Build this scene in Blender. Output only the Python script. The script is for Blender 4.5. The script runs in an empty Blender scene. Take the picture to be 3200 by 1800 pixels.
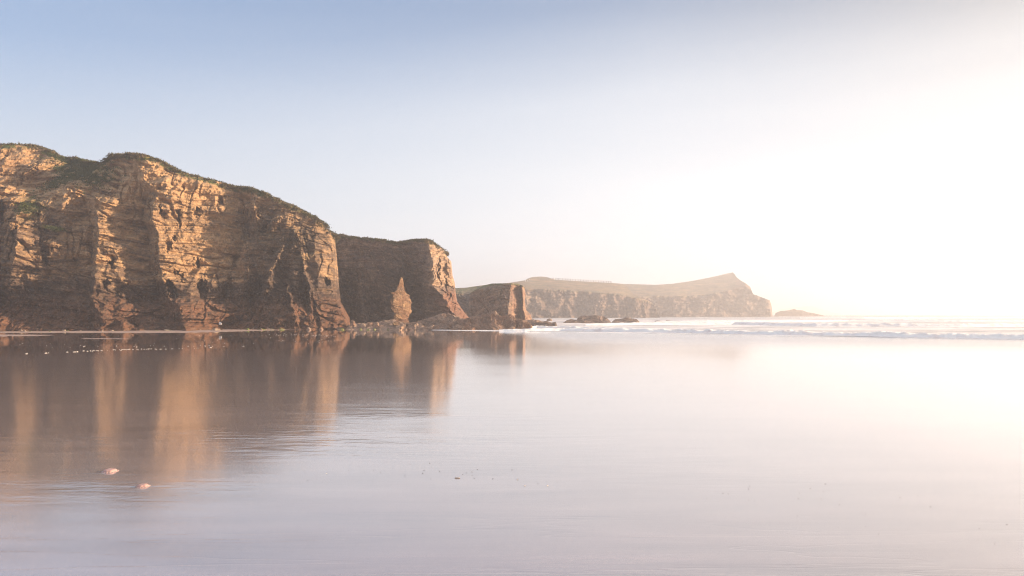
import bpy, math, random
import numpy as np
from math import radians as R

C = bpy.context.scene.collection
F = 3200 * 24 / 36.0          # focal length in photo pixels (24 mm on 36 mm)
HOR, CAMH = 981.0, 2.0        # horizon row, eye height
SUN_AZ, SUN_EL = 83.0, 14.0
rng = np.random.default_rng(7)
random.seed(7)

def gx(px, D): return (px - 1600.0) * D / F
def gz(py, D): return CAMH + (HOR - py) * D / F
def ground_d(py): return CAMH * F / (py - HOR)

# ------------------------------------------------------------------ noise
_perm = np.random.default_rng(3).permutation(512)
_perm = np.concatenate([_perm, _perm, _perm])
_grad = np.random.default_rng(4).normal(size=(512, 3))
_grad /= np.linalg.norm(_grad, axis=1)[:, None]
def perlin(x, y, z=0.0):
    x, y, z = np.broadcast_arrays(np.asarray(x, float), np.asarray(y, float), np.asarray(z, float))
    xi, yi, zi = np.floor(x).astype(int), np.floor(y).astype(int), np.floor(z).astype(int)
    xf, yf, zf = x - xi, y - yi, z - zi
    fade = lambda t: t * t * t * (t * (t * 6 - 15) + 10)
    u, v, w = fade(xf), fade(yf), fade(zf)
    def g(dx, dy, dz):
        h = _perm[(_perm[(_perm[(xi + dx) & 511] + yi + dy) & 511] + zi + dz) & 511]
        gr = _grad[h]
        return gr[..., 0] * (xf - dx) + gr[..., 1] * (yf - dy) + gr[..., 2] * (zf - dz)
    l = lambda a, b, t: a + (b - a) * t
    return 1.6 * l(l(l(g(0,0,0), g(1,0,0), u), l(g(0,1,0), g(1,1,0), u), v),
                   l(l(g(0,0,1), g(1,0,1), u), l(g(0,1,1), g(1,1,1), u), v), w)
def fbm(x, y, z=0.0, o=4, gain=.5):
    s, a, k = 0, 1.0, 1.0
    for i in range(o):
        s = s + a * perlin(x * k + 17 * i, y * k + 5 * i, np.asarray(z) * k)
        a *= gain; k *= 2.03
    return s
def ridged(x, y, z=0.0, o=4):
    s, a, k = 0, 1.0, 1.0
    for i in range(o):
        s = s + a * (1 - 2 * np.abs(perlin(x * k + 31 * i, y * k, np.asarray(z) * k)))
        a *= .5; k *= 2.1
    return s
def hash01(a, b, c=0):
    a, b = np.asarray(a).astype(np.int64), np.asarray(b).astype(np.int64)
    h = (a * 374761393 + b * 668265263 + c * 144269504) & 0x7fffffff
    h = ((h ^ (h >> 13)) * 1274126177) & 0x7fffffff
    return ((h ^ (h >> 16)) & 0xffff) / 65535.0
def sstep(a, b, x):
    t = np.clip((x - a) / (b - a), 0, 1)
    return t * t * (3 - 2 * t)

def strata(u, w, seed=0, scale=1.0):
    """blocky bedded rock: hard and soft beds cut by joints; returns outward offset in metres"""
    out = 0
    for k, (th, bw, am) in enumerate(((1.5, 2.6, .34), (.55, 1.1, .2), (.24, .5, .09))):
        r = np.random.default_rng(seed * 10 + k)
        b = np.cumsum(r.uniform(.45, 1.6, 400) * th * scale) - 60
        uu = u + .5 * th * perlin(u / (1.3 * th), w / (1.3 * th), seed + k)
        ww = w + .45 * th * perlin(u / (3.5 * th), w / (3.5 * th), seed + 9 + k) + .15 * th * perlin(u / (.6 * th), w / (.6 * th), 3 + k)
        li = np.searchsorted(b, ww)
        lay = hash01(li, li * 0 + seed, k) - .5
        wid = bw * scale * (.5 + 1.3 * hash01(li, li * 0 + 5 + seed, k))
        bi = np.floor(uu / wid + 10 * hash01(li, li * 0 + 3, k))
        blk = hash01(li, bi, 7 + k + seed) - .5
        f = np.clip((ww - b[np.clip(li - 1, 0, 399)]) / np.maximum(b[np.clip(li, 0, 399)] - b[np.clip(li - 1, 0, 399)], .01), 0, 1)
        out = out + am * scale * (1.35 * lay + 1.3 * blk - .4 * f)
    return out

# ------------------------------------------------------------------ mesh helpers
def finish(o, label=None, cat=None, group=None, kind=None):
    if label: o['label'] = label
    if cat: o['category'] = cat
    if group: o['group'] = group
    if kind: o['kind'] = kind
    return o
def link(name, me, mat=None, parent=None):
    o = bpy.data.objects.new(name, me); C.objects.link(o)
    if mat and me: me.materials.append(mat)
    if parent: o.parent = parent
    return o
def raw_mesh(name, verts, faces, smooth=True):
    verts = np.asarray(verts, dtype=np.float32); faces = np.asarray(faces, dtype=np.int32)
    me = bpy.data.meshes.new(name); n = faces.shape[1]
    me.vertices.add(len(verts)); me.vertices.foreach_set('co', verts.ravel())
    me.loops.add(faces.size); me.loops.foreach_set('vertex_index', faces.ravel())
    me.polygons.add(len(faces))
    me.polygons.foreach_set('loop_start', np.arange(0, faces.size, n, dtype=np.int32))
    me.polygons.foreach_set('use_smooth', np.full(len(faces), smooth))
    me.update(); me.validate()
    return me
def attr(me, name, vals):
    a = me.attributes.new(name, 'FLOAT', 'POINT')
    a.data.foreach_set('value', np.asarray(vals, dtype=np.float32).ravel())
def grid_faces(r, c, flip=False):
    i = np.arange(r * c).reshape(r, c)
    f = np.stack([i[:-1, :-1], i[:-1, 1:], i[1:, 1:], i[1:, :-1]], -1).reshape(-1, 4)
    return f[:, ::-1] if flip else f
def grid_mesh(name, X, Y, Z, flip=False, smooth=True):
    v = np.stack([X, Y, Z], -1).reshape(-1, 3)
    return raw_mesh(name, v, grid_faces(*X.shape, flip=flip), smooth)
def poly(pts):
    a = np.array(pts, float)
    return lambda x: np.interp(x, a[:, 0], a[:, 1])

# ------------------------------------------------------------------ materials
def new_mat(name):
    m = bpy.data.materials.new(name); m.use_nodes = True
    nt = m.node_tree; nt.nodes.clear()
    out = nt.nodes.new('ShaderNodeOutputMaterial'); b = nt.nodes.new('ShaderNodeBsdfPrincipled')
    nt.links.new(b.outputs[0], out.inputs[0])
    return m, nt, b
def N(nt, t, **kw):
    n = nt.nodes.new(t)
    for k, v in kw.items():
        if k == 'ins':
            for kk, vv in v.items():
                if hasattr(vv, 'links'): nt.links.new(vv, n.inputs[kk])
                else: n.inputs[kk].default_value = vv
        else: setattr(n, k, v)
    return n
def noise(nt, vec, scale, detail=6, rough=.6, dist=0):
    return N(nt, 'ShaderNodeTexNoise', ins={'Vector': vec, 'Scale': scale, 'Detail': detail, 'Roughness': rough, 'Distortion': dist}).outputs[0]
def mapping(nt, vec, scale=(1,1,1), rot=(0,0,0)):
    return N(nt, 'ShaderNodeMapping', ins={'Vector': vec, 'Scale': scale, 'Rotation': rot}).outputs[0]
def ramp(nt, fac, stops):
    n = N(nt, 'ShaderNodeValToRGB', ins={'Fac': fac}); e = n.color_ramp.elements
    while len(e) < len(stops): e.new(.5)
    for el, (p, c) in zip(e, stops):
        el.position = p; el.color = (c, c, c, 1) if isinstance(c, (int, float)) else (*c, 1)
    return n.outputs[0]
def mix(nt, fac, a, b, mode='MIX'):
    n = N(nt, 'ShaderNodeMix', data_type='RGBA', blend_type=mode)
    for s, v in ((0, fac), (6, a), (7, b)):
        if hasattr(v, 'links'): nt.links.new(v, n.inputs[s])
        else: n.inputs[s].default_value = v if s == 0 else (*v, 1) if len(v) == 3 else v
    return n.outputs[2]
def mth(nt, op, a, b=0.0, c=0.0, clamp=False):
    n = N(nt, 'ShaderNodeMath', operation=op, use_clamp=clamp)
    for i, v in enumerate((a, b, c)):
        if hasattr(v, 'links'): nt.links.new(v, n.inputs[i])
        else: n.inputs[i].default_value = v
    return n.outputs[0]
def bump(nt, b, h, strength, dist):
    n = N(nt, 'ShaderNodeBump', ins={'Height': h, 'Strength': strength, 'Distance': dist})
    nt.links.new(n.outputs[0], b.inputs['Normal'])
def A(nt, name): return N(nt, 'ShaderNodeAttribute', attribute_name=name).outputs['Fac']
def OBJ(nt): return N(nt, 'ShaderNodeTexCoord').outputs['Object']

def rock_material(name, dark, mid, tan, rust, moss=(.05,.075,.015), bscale=1.0, bstr=.9):
    m, nt, b = new_mat(name)
    p = OBJ(nt)
    xyz = N(nt, 'ShaderNodeSeparateXYZ', ins={'Vector': p})
    st = N(nt, 'ShaderNodeCombineXYZ', ins={0: mth(nt, 'MULTIPLY', xyz.outputs[0], .24/bscale), 1: mth(nt, 'MULTIPLY', xyz.outputs[1], .24/bscale), 2: mth(nt, 'MULTIPLY', A(nt, 'bed'), 1.9/bscale)}).outputs[0]
    beds = noise(nt, st, 1.0, 7, .65, .6)
    blot = noise(nt, mapping(nt, p, (1, 1, 1.7)), .75/bscale, 9, .7)
    fine = noise(nt, p, 5.0/bscale, 8, .7)
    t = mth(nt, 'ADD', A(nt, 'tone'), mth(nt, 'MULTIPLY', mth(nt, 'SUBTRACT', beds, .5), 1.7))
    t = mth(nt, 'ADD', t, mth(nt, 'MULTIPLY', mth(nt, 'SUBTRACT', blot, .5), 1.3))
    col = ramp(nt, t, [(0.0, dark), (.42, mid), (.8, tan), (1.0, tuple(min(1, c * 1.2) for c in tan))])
    rf = mth(nt, 'MULTIPLY', A(nt, 'rust'), ramp(nt, noise(nt, p, 1.4/bscale, 7, .7), [(.32, 0.), (.62, 1.)]))
    col = mix(nt, rf, col, rust)
    col = mix(nt, .75, col, ramp(nt, fine, [(.28, .3), (.5, .9), (.72, 1.4)]), 'MULTIPLY')
    crack = N(nt, 'ShaderNodeTexVoronoi', feature='DISTANCE_TO_EDGE', ins={'Vector': mapping(nt, mix(nt, .12, p, N(nt,'ShaderNodeTexNoise', ins={'Vector': p, 'Scale': 1.5}).outputs[1]), (.8/bscale, .8/bscale, 1.9/bscale)), 'Scale': 1.0}).outputs[0]
    lime = ramp(nt, noise(nt, p, 2.3/bscale, 9, .75), [(.66, 0.), (.74, .5)])
    col = mix(nt, lime, col, (.5, .43, .37))
    mo = mth(nt, 'MULTIPLY', A(nt, 'moss'), ramp(nt, noise(nt, p, 1.1/bscale, 8, .7), [(.4, 0.), (.55, 1.)]), clamp=True)
    gn = noise(nt, mapping(nt, p, (.5/bscale, .5/bscale, 2.2/bscale)), 1.0, 7, .65)
    col = mix(nt, mo, col, ramp(nt, gn, [(.36, tuple(c * .55 for c in moss)), (.5, moss), (.64, (moss[0] * 1.5 + .05, moss[1] * 1.25 + .02, moss[2] * 1.2))]))
    nt.links.new(col, b.inputs['Base Color'])
    b.inputs['Roughness'].default_value = .82
    b.inputs['Specular IOR Level'].default_value = .3
    h = mth(nt, 'ADD', mth(nt, 'MULTIPLY', beds, .9), mth(nt, 'MULTIPLY', fine, .45))
    h = mth(nt, 'ADD', h, mth(nt, 'MULTIPLY', ramp(nt, crack, [(0., 0.), (.07, 1.)]), .12))
    h = mth(nt, 'ADD', h, mth(nt, 'MULTIPLY', noise(nt, p, 1.7/bscale, 8, .6), .5))
    bump(nt, b, h, bstr, .45 * bscale)
    return m

M_CLIFF = rock_material('cliff_rock', (.034,.027,.024), (.165,.112,.077), (.48,.3,.155), (.23,.105,.055))
M_COVE = rock_material('cove_rock', (.075,.059,.052), (.2,.14,.108), (.43,.29,.185), (.3,.13,.075))
M_FAR = rock_material('headland_rock', (.11,.075,.058), (.19,.128,.095), (.3,.21,.145), (.22,.13,.085), moss=(.18,.14,.075), bscale=4.0, bstr=.8)
M_REEF = rock_material('reef_rock', (.09,.067,.055), (.27,.19,.145), (.46,.33,.24), (.38,.18,.1), bscale=.6)

def simple(name, col, rough=.8, var=.25, scale=8, spec=.4):
    m, nt, b = new_mat(name); p = OBJ(nt)
    f = noise(nt, p, scale, 6, .65)
    nt.links.new(mix(nt, f, tuple(c * (1 - var) for c in col), tuple(min(1, c * (1 + var)) for c in col)), b.inputs['Base Color'])
    b.inputs['Roughness'].default_value = rough; b.inputs['Specular IOR Level'].default_value = spec
    bump(nt, b, f, .4, .02)
    return m

# ------------------------------------------------------------------ cliffs
def cliff(name, c0, c1, ncol, nrow, top, bottom, depth, mat, right=None, rstart=0, det=1.0, dip=.06, seed=1,
          plateau=25, attrs=None, back=0, pad_left=None, amp=1.0, fold=1.0, rg=1.0):
    """A rock face: a height-and-plan sheet with its own depth at every point, bedding, joints, a toe and a plateau behind the edge."""
    c = np.linspace(c0, c1, ncol)
    if pad_left: c = np.concatenate([np.linspace(pad_left, c0, ncol // 5)[:-1], c])
    t = np.linspace(0, 1, nrow)
    ptop = top(c)
    PY = ptop[None, :] + (bottom - ptop[None, :]) * t[:, None]
    PX = np.repeat(c[None, :], nrow, 0)
    if right is not None:
        PX = PX + (right(PY) - c1) * sstep(rstart, c1, PX)
    D = depth(PX, PY)
    U, W = gx(PX, D), gz(PY, D); k0 = det
    w = W + dip * U + fold * k0 * (1.5 * perlin(U / (13 * k0), W / (20 * k0), seed) + .5 * perlin(U / (4.5 * k0), W / (8 * k0), seed + 2))
    k = det
    off = strata(U / k, w / k, seed) * k
    off = off + k * (1.0 * fbm(U / (5.5 * k), W / (8 * k), seed, 5, .55) + .5 * rg * ridged(U / (2.6 * k), w / (3.4 * k), seed + 4, 6) - .4)
    off = off + k * .3 * np.maximum(0, fbm(U / (1.5 * k), W / (1.9 * k), seed + 12, 4, .55) - .15)
    off = off + k * .16 * fbm(U / (.9 * k), w / (.5 * k), seed + 7, 4, .6)
    edge = sstep(0, .05, t)[:, None] * .75 + .25
    ck = sstep(.72, .97, 1 - 2 * np.abs(perlin(U / (2.6 * k) + .3 * W / k, w / (1.5 * k), seed + 21))) * sstep(-.2, .3, perlin(U / (6 * k), W / (5 * k), seed + 22))
    ck = ck + .7 * sstep(.75, .98, 1 - 2 * np.abs(perlin(U / (1.1 * k), W / (3.4 * k), seed + 23))) * sstep(-.1, .35, perlin(U / (5 * k), W / (7 * k), seed + 24))
    off = off - .62 * k * ck
    foot = sstep(5 * k, 1.5 * k, W)
    off = off + k * foot * (.22 * ridged(U / (.8 * k), W / (.7 * k), seed + 25, 4) + .12 * fbm(U / (.35 * k), W / (.3 * k), seed + 26, 3))
    off = off * amp * edge
    D2 = D - off
    if right is not None:                       # the end of the face turns away from the sea
        e = sstep(.985, 1.0, (PX - c0) / (right(PY) - c0))
        D2 = D2 + 3 * k * e ** 2
    X, Y, Z = gx(PX, D2), D2, gz(PY, D)
    Z[-1] = np.minimum(Z[-1], -.4)
    # plateau rows behind the edge, and rows of the receding end
    K = 10
    bx, by, bz = [], [], []
    for i in range(K, 0, -1):
        q = (i / K) ** 2 * plateau
        bx.append(X[0] * (1 + q / Y[0] * .9)); by.append(Y[0] + q)
        bz.append(Z[0] - .03 * q + .02 * q * perlin(X[0] / 6, q / 6, seed))
    X, Y, Z = np.vstack(bx + [X]), np.vstack(by + [Y]), np.vstack(bz + [Z])
    PXa = np.vstack([PX[:1]] * K + [PX]); PYa = np.vstack([PY[:1]] * K + [PY])
    if right is not None:
        xs, ys, zs = [], [], []
        for q in np.linspace(.06, 1, 8) ** 1.5 * plateau:
            xs.append(X[:, -1] - .35 * q); ys.append(Y[:, -1] + q); zs.append(Z[:, -1])
        X = np.hstack([X, np.array(xs).T]); Y = np.hstack([Y, np.array(ys).T]); Z = np.hstack([Z, np.array(zs).T])
        PXa = np.hstack([PXa] + [PXa[:, -1:]] * 8); PYa = np.hstack([PYa] + [PYa[:, -1:]] * 8)
    wb = np.vstack([w[:1]] * K + [w])
    if right is not None: wb = np.hstack([wb] + [wb[:, -1:]] * 8)
    me = grid_mesh(name, X, Y, Z); attr(me, 'bed', wb)
    tone, rust, moss = attrs(PXa, PYa, X, Y, Z)
    top_mask = np.zeros_like(X); top_mask[:K] = 1
    attr(me, 'tone', np.clip(tone, 0, 1)); attr(me, 'rust', np.clip(rust, 0, 1)); attr(me, 'moss', np.clip(np.maximum(moss, top_mask), 0, 1.5))
    o = link(name, me, mat)
    o['kind'] = 'structure'
    return o, (X[K], Y[K], Z[K])

def lines_depth(rows, lines):
    """skeleton of ridges and valleys: lines = [(px per row, depth per row)], interpolated in height then across"""
    rows = np.array(rows, float)
    def f(PX, PY):
        P = np.stack([np.interp(PY, rows, np.broadcast_to(np.array(p, float), rows.shape)) for p, _ in lines])
        Dv = np.stack([np.interp(PY, rows, np.broadcast_to(np.array(d, float), rows.shape)) for _, d in lines])
        out = np.where(PX <= P[0], Dv[0], Dv[-1]).astype(float)
        for i in range(len(lines) - 1):
            a, b = P[i], P[i + 1]
            t = np.clip((PX - a) / np.maximum(b - a, 1e-3), 0, 1)
            m = (PX >= a) & (PX < b)
            out = np.where(m, Dv[i] + (Dv[i + 1] - Dv[i]) * t, out)
        return out
    return f
def blob(PX, PY, cx, cy, rx, ry, rot=0.0, p=2.0):
    a = math.radians(rot); dx, dy = PX - cx, PY - cy
    u, v = (dx * math.cos(a) + dy * math.sin(a)) / rx, (-dx * math.sin(a) + dy * math.cos(a)) / ry
    return np.exp(-(u * u + v * v) ** (p / 2))

TOP_A = poly([(-900,470),(-500,440),(-200,452),(0,450),(75,450),(124,456),(161,478),(186,489),(248,495),(317,510),(325,504),(348,485),(373,481),(435,482),(478,491),(534,522),(596,547),(658,561),(720,580),(770,584),(820,599),(870,625),(919,646),(981,671),(1025,702),(1041,723),(1053,731)])
RIGHT_A = poly([(640,1042),(728,1045),(790,1052),(848,1057),(900,1060),(944,1066),(975,1082),(991,1092),(1018,1095),(1045,1098)])
rowsA = [480, 520, 560, 600, 640, 690, 720, 800, 870, 925, 960, 1040]
linesA = [
  ([-900]*12, [63]*12),
  ([-300]*12, [67]*12),
  ([0]*12, [75,74.5,74,73.4,73,72.6,72.4,72.2,72.2,72.2,72.2,72.2]),
  ([60,60,60,60,60,58,55,48,30,30,30,30], [76.4,76,75.4,74,73,71.4,70.8,70.6,71.6,72,72.4,72.4]),
  ([118,118,118,115,112,105,108,112,70,70,70,70], [77.6,77,76.4,75.6,74.6,73.2,72.8,72.6,72.6,72.8,73,73]),
  ([230,230,225,222,215,230,235,240,250,250,250,250], [78.6,77.6,76,75.2,75,75,74.8,74.8,74.8,74.6,74.4,74.2]),
  ([285,285,285,285,285,285,285,285,285,285,285,285], [78.6,77.4,76.4,75.8,75.8,75.6,75.4,75.4,75.4,75.2,75,74.6]),
  ([300,300,300,300,300,308,308,302,298,290,300,330], [78.4,77,76.2,75.4,74.6,73.6,73.2,73,72.8,72.6,72.7,73]),
  ([372,372,372,372,372,356,366,382,388,400,420,440], [79,78.6,78,77.4,76.6,75.6,75.5,75.6,75.5,75.3,75.2,75.2]),
  ([415,420,430,460,452,446,460,470,480,495,515,540], [78.4,78.4,78.4,79,79,79,79,79.1,79,78.6,78,77.6]),
  ([440,440,455,490,480,475,490,498,508,533,560,585], [77,76.9,76.8,76.2,75.7,75.4,75.3,75.1,75,75,75,75]),
  ([640,690,724,730,736,738,740,747,745,730,720,715], [82.6,83.4,84.2,84.6,84.8,84.8,84.8,84.4,83.4,82.2,81.6,81.4]),
  ([700,720,760,770,770,770,770,775,780,770,765,760], [82.8,83.4,83.8,84,83.8,83.6,83.4,83,82.2,81.6,81.3,81]),
  ([900,900,900,900,900,900,900,900,900,900,900,900], [83]*6 + [82.9,82.8,82.5,82.2,81.9,81.6]),
  ([985,985,985,985,985,985,985,990,995,998,1005,1020], [84.4]*6 + [84.3,84.1,83.9,83.6,83.3,83]),
  ([1046,1046,1046,1046,1046,1046,1046,1053,1058,1062,1072,1097], [89]*6 + [88.8,88.4,88,87.4,86.8,86.4]),
]
_dA = lines_depth(rowsA, linesA)
def depthA(PX, PY):
    wob = 9 * fbm(PY / 38, PX / 400, 1.5, 4)
    PXw = PX + wob
    D = _dA(PXw, PY) + 7.5
    z = (1035 - PY) * 80 / F
    D = D + .10 * z + .9 * np.maximum(z - 15, 0) * sstep(420, 180, PX)      # lean and the hill set back at the left
    D = D + 3.2 * blob(PX, PY, 255, 520, 80, 42, 12)                         # the grassy gully
    # hand placed hollows and fins
    wx, wy = 9 * fbm(PX / 16, PY / 20, 3.3, 4, .6), 9 * fbm(PX / 18, PY / 16, 8.3, 4, .6)
    B = lambda *a, **k: blob(PX + wx, PY + wy, *a, **k)
    D = D + 2.6 * B(535,903,11,30,-22,p=4) + 2.4 * B(632,905,15,30,-8,p=4) + 2.2 * B(615,820,9,16,0,p=4) + 1.2 * B(560,862,10,20,-30,p=4)
    D = D + 1.3 * B(560,680,5,24,0,p=4) + 1.2 * B(505,660,5,18,-20,p=4) + 1.0 * B(525,770,7,18,0,p=4) + 1.3 * B(735,815,9,16,0,p=4)
    D = D + 1.4 * B(690,630,7,14,-15,p=4) + 1.3 * B(548,742,6,9,0,p=4) + 1.1 * B(620,665,14,10,0,p=4) + 1.6 * B(705,905,14,34,25,p=4)
    D = D + 1.4 * B(140,800,10,34,-8,p=4) + 2.2 * B(5,660,10,30,0,p=4) + 1.6 * B(10,930,20,30,0,p=4) + 1.5 * B(350,820,8,14,0,p=4)
    D = D + 1.6 * B(330,890,9,12,0,p=4) + 1.4 * B(395,905,30,16,0) + 1.8 * B(430,940,30,30,0)
    D = D + 2.6 * B(795,900,16,50,8,p=4) + 2.4 * B(880,850,22,40,-20,p=4) + 2.4 * B(950,910,10,60,-8,p=4) + 2.0 * B(780,940,14,40,0,p=4) + 2.0 * B(985,980,8,50,-12,p=4)
    D = D + 2.2 * B(765,700,12,60,0) + 1.6 * B(830,720,12,20,0,p=4) + 1.2 * B(900,760,16,12,30,p=4) + 1.6 * B(1022,880,8,12,0,p=4)
    D = D - 2.0 * B(905,930,8,90,-14) - 2.0 * B(840,890,9,60,12) - 1.7 * B(965,900,8,100,-12) - 1.6 * B(870,790,9,50,20) - 1.9 * B(800,650,11,40,-8)
    D = D - 1.3 * B(860,700,9,40,35) - 1.2 * B(930,740,7,30,-30) - 1.6 * B(775,860,6,40,10)
    D = D - 1.6 * B(240,590,36,16,25) - 1.0 * B(215,850,26,10,20) - 1.4 * B(85,545,60,12,-38) - 1.0 * B(160,760,30,20,0)
    D = D - 2.2 * np.exp(-np.maximum(z, 0) / 1.6) - 1.0 * sstep(4, 0, z) * (.5 + .8 * perlin(PX / 40, 2.2))
    return D
def attrsA(PX, PY, X, Y, Z):
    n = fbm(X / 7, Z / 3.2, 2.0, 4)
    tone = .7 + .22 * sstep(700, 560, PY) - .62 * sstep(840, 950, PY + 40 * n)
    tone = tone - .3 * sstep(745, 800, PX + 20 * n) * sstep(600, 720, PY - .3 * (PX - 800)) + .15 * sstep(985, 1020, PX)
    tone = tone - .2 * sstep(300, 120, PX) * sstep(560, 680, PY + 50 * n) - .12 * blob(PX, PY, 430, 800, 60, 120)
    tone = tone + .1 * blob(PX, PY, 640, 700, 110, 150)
    rust = sstep(900, 990, PY) * .95 + .2 + .4 * blob(PX, PY, 40, 520, 60, 60)
    moss = 1.3 * sstep(14, 0, PY - TOP_A(PX) - 6 + 8 * n) + 1.3 * blob(PX, PY, 258, 525, 75, 38, 14) + .9 * blob(PX, PY, 215, 555, 60, 14, -20) \
        + .75 * blob(PX, PY, 95, 650, 38, 32, -30) + .6 * blob(PX, PY, 175, 715, 40, 8, 8) + .35 * blob(PX, PY, 955, 800, 40, 14, -15) + .3 * blob(PX, PY, 860, 740, 120, 40)
    return tone, rust, moss
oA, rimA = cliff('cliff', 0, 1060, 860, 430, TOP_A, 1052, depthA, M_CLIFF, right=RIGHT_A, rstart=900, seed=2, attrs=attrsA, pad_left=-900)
finish(oA, 'tall layered tan and brown sea cliff with sunlit ridges, at left behind the beach', 'cliff')

TOP_B = poly([(1020,735),(1053,731),(1093,739),(1180,748),(1248,756),(1292,748),(1335,748),(1366,760),(1389,776),(1400,790)])
RIGHT_B = poly([(740,1372),(776,1391),(795,1395),(814,1410),(857,1414),(876,1420),(900,1423),(940,1428),(960,1440),(980,1454),(1000,1472),(1020,1492),(1045,1500)])
rowsB = [740, 800, 850, 890, 905, 940, 975, 1010, 1045]
linesB = [
  ([1000]*9, [106]*9),
  ([1075]*9, [104.5,105,105.5,106,106,106,106,106,105]),
  ([1180]*9, [104.5,105,106,107,107,107,107,106,104]),
  ([1270]*9, [104.5,105.5,107,108,108,108,108,106,103]),
  ([1310]*9, [103.4,103.8,104.4,105,105,104.6,103.8,102.6,100]),
  ([1331,1350,1353,1352,1366,1392,1414,1440,1452], [100.2,99.4,98.8,98.4,98.2,98,97.6,96.8,96]),
  ([1380,1396,1414,1424,1426,1432,1452,1485,1502], [104,104,104.6,104.6,104,103,102.4,101.6,101]),
]
_dB = lines_depth(rowsB, linesB)
def depthB(PX, PY):
    D = _dB(PX + 5 * fbm(PY / 30, PX / 300, 4.5, 4), PY) + 6
    wx, wy = 7 * fbm(PX / 16, PY / 20, 3.3, 4, .6), 7 * fbm(PX / 18, PY / 16, 8.3, 4, .6)
    B = lambda *a, **k: blob(PX + wx, PY + wy, *a, **k)
    D = D + 5 * B(1083,940,22,75,0,p=4) + 4 * B(1170,960,28,60,0,p=4) + 7 * B(1287,935,42,92,0,p=4) + 2.5 * B(1100,985,16,40,0,p=4)
    D = D + 2.5 * B(1240,900,40,45,0,p=3) - 1.6 * B(1135,980,12,60,0,p=4) - 1.2 * B(1125,900,10,60,0)
    D = D + 1.2 * B(1372,850,3,40,0,p=4) + .9 * B(1395,900,3,30,0) + 1.4 * B(1400,925,8,14,0,p=4) - 1.0 * B(1402,835,7,22,0,p=4)
    z = (1032 - PY) * 100 / F
    return D + .05 * z - 3.0 * np.exp(-np.maximum(z, 0) / 1.5)
def attrsB(PX, PY, X, Y, Z):
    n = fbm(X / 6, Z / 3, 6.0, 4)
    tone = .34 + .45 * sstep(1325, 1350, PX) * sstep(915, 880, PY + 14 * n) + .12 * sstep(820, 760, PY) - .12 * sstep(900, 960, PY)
    rust = .15 + 1.0 * sstep(1370, 1400, PX) * sstep(895, 930, PY) + .9 * blob(PX, PY, 1375, 945, 14, 12)
    moss = 1.3 * sstep(10, 0, PY - TOP_B(PX) - 3 + 6 * n)
    return tone, rust, moss
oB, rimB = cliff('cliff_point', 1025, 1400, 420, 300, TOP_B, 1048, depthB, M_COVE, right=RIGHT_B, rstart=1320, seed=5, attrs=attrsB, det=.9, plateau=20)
finish(oB, 'dark shaded cliff point with a cave mouth and a sunlit blocky nose', 'cliff')

# promontory across the cove
TOP_C = poly([(1470,915),(1490,903),(1513,892),(1536,886),(1583,885),(1606,886),(1621,887),(1633,891),(1640,897)])
RIGHT_C = poly([(885,1634),(897,1640),(918,1642),(948,1640),(969,1644),(983,1658),(1003,1664),(1020,1672)])
rowsC = [885, 920, 960, 990, 1020]
linesC = [
  ([1440]*5, [140]*5),
  ([1500]*5, [135,134.5,134,134,133]),
  ([1597,1594,1588,1586,1584], [131.5,131,130,129.5,129]),
  ([1621,1622,1620,1612,1610], [136,136,135.5,135,134.5]),
  ([1626,1628,1627,1626,1626], [137,137,136.6,136,135.6]),
  ([1632,1634,1634,1640,1644], [134,134,133.6,133,132.5]),
  ([1641,1643,1644,1662,1670], [139,139,138,137,136.5]),
]
_dC = lines_depth(rowsC, linesC)
def depthC(PX, PY): return _dC(PX + 3 * fbm(PY / 20, PX / 200, 9.5, 3), PY) + .05 * (1000 - PY) * 135 / F + 9 * sstep(905, 885, PY) * sstep(1560, 1500, PX)
def attrsC(PX, PY, X, Y, Z):
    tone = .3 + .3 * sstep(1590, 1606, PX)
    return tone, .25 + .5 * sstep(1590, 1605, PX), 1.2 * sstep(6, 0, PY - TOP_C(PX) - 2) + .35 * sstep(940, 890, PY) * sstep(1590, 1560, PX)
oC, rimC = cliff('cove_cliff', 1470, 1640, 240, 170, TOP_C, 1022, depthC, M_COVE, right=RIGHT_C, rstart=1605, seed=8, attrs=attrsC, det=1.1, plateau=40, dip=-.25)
finish(oC, 'small brown promontory with one sunlit end, across the cove behind the rocks', 'cliff')

TOP_L = poly([(1380,905),(1425,900),(1455,899),(1475,896),(1490,894),(1530,889),(1600,886)])
def depthL(PX, PY): return 178 + (PX - 1400) * .05 + .35 * (1000 - PY) * 178 / F + 14 * sstep(920, 895, PY)
oL, rimL = cliff('valley_cliff', 1380, 1600, 150, 110, TOP_L, 1012, depthL, M_COVE, seed=11, det=1.4, plateau=60, dip=.5,
    attrs=lambda PX, PY, X, Y, Z: (.34 + 0 * X, .1 + 0 * X, 1.1 * sstep(930, 905, PY + 8 * fbm(X / 6, Z / 6, 1, 3))))
finish(oL, 'low grassy topped grey cliff at the back of the cove', 'cliff')

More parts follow.
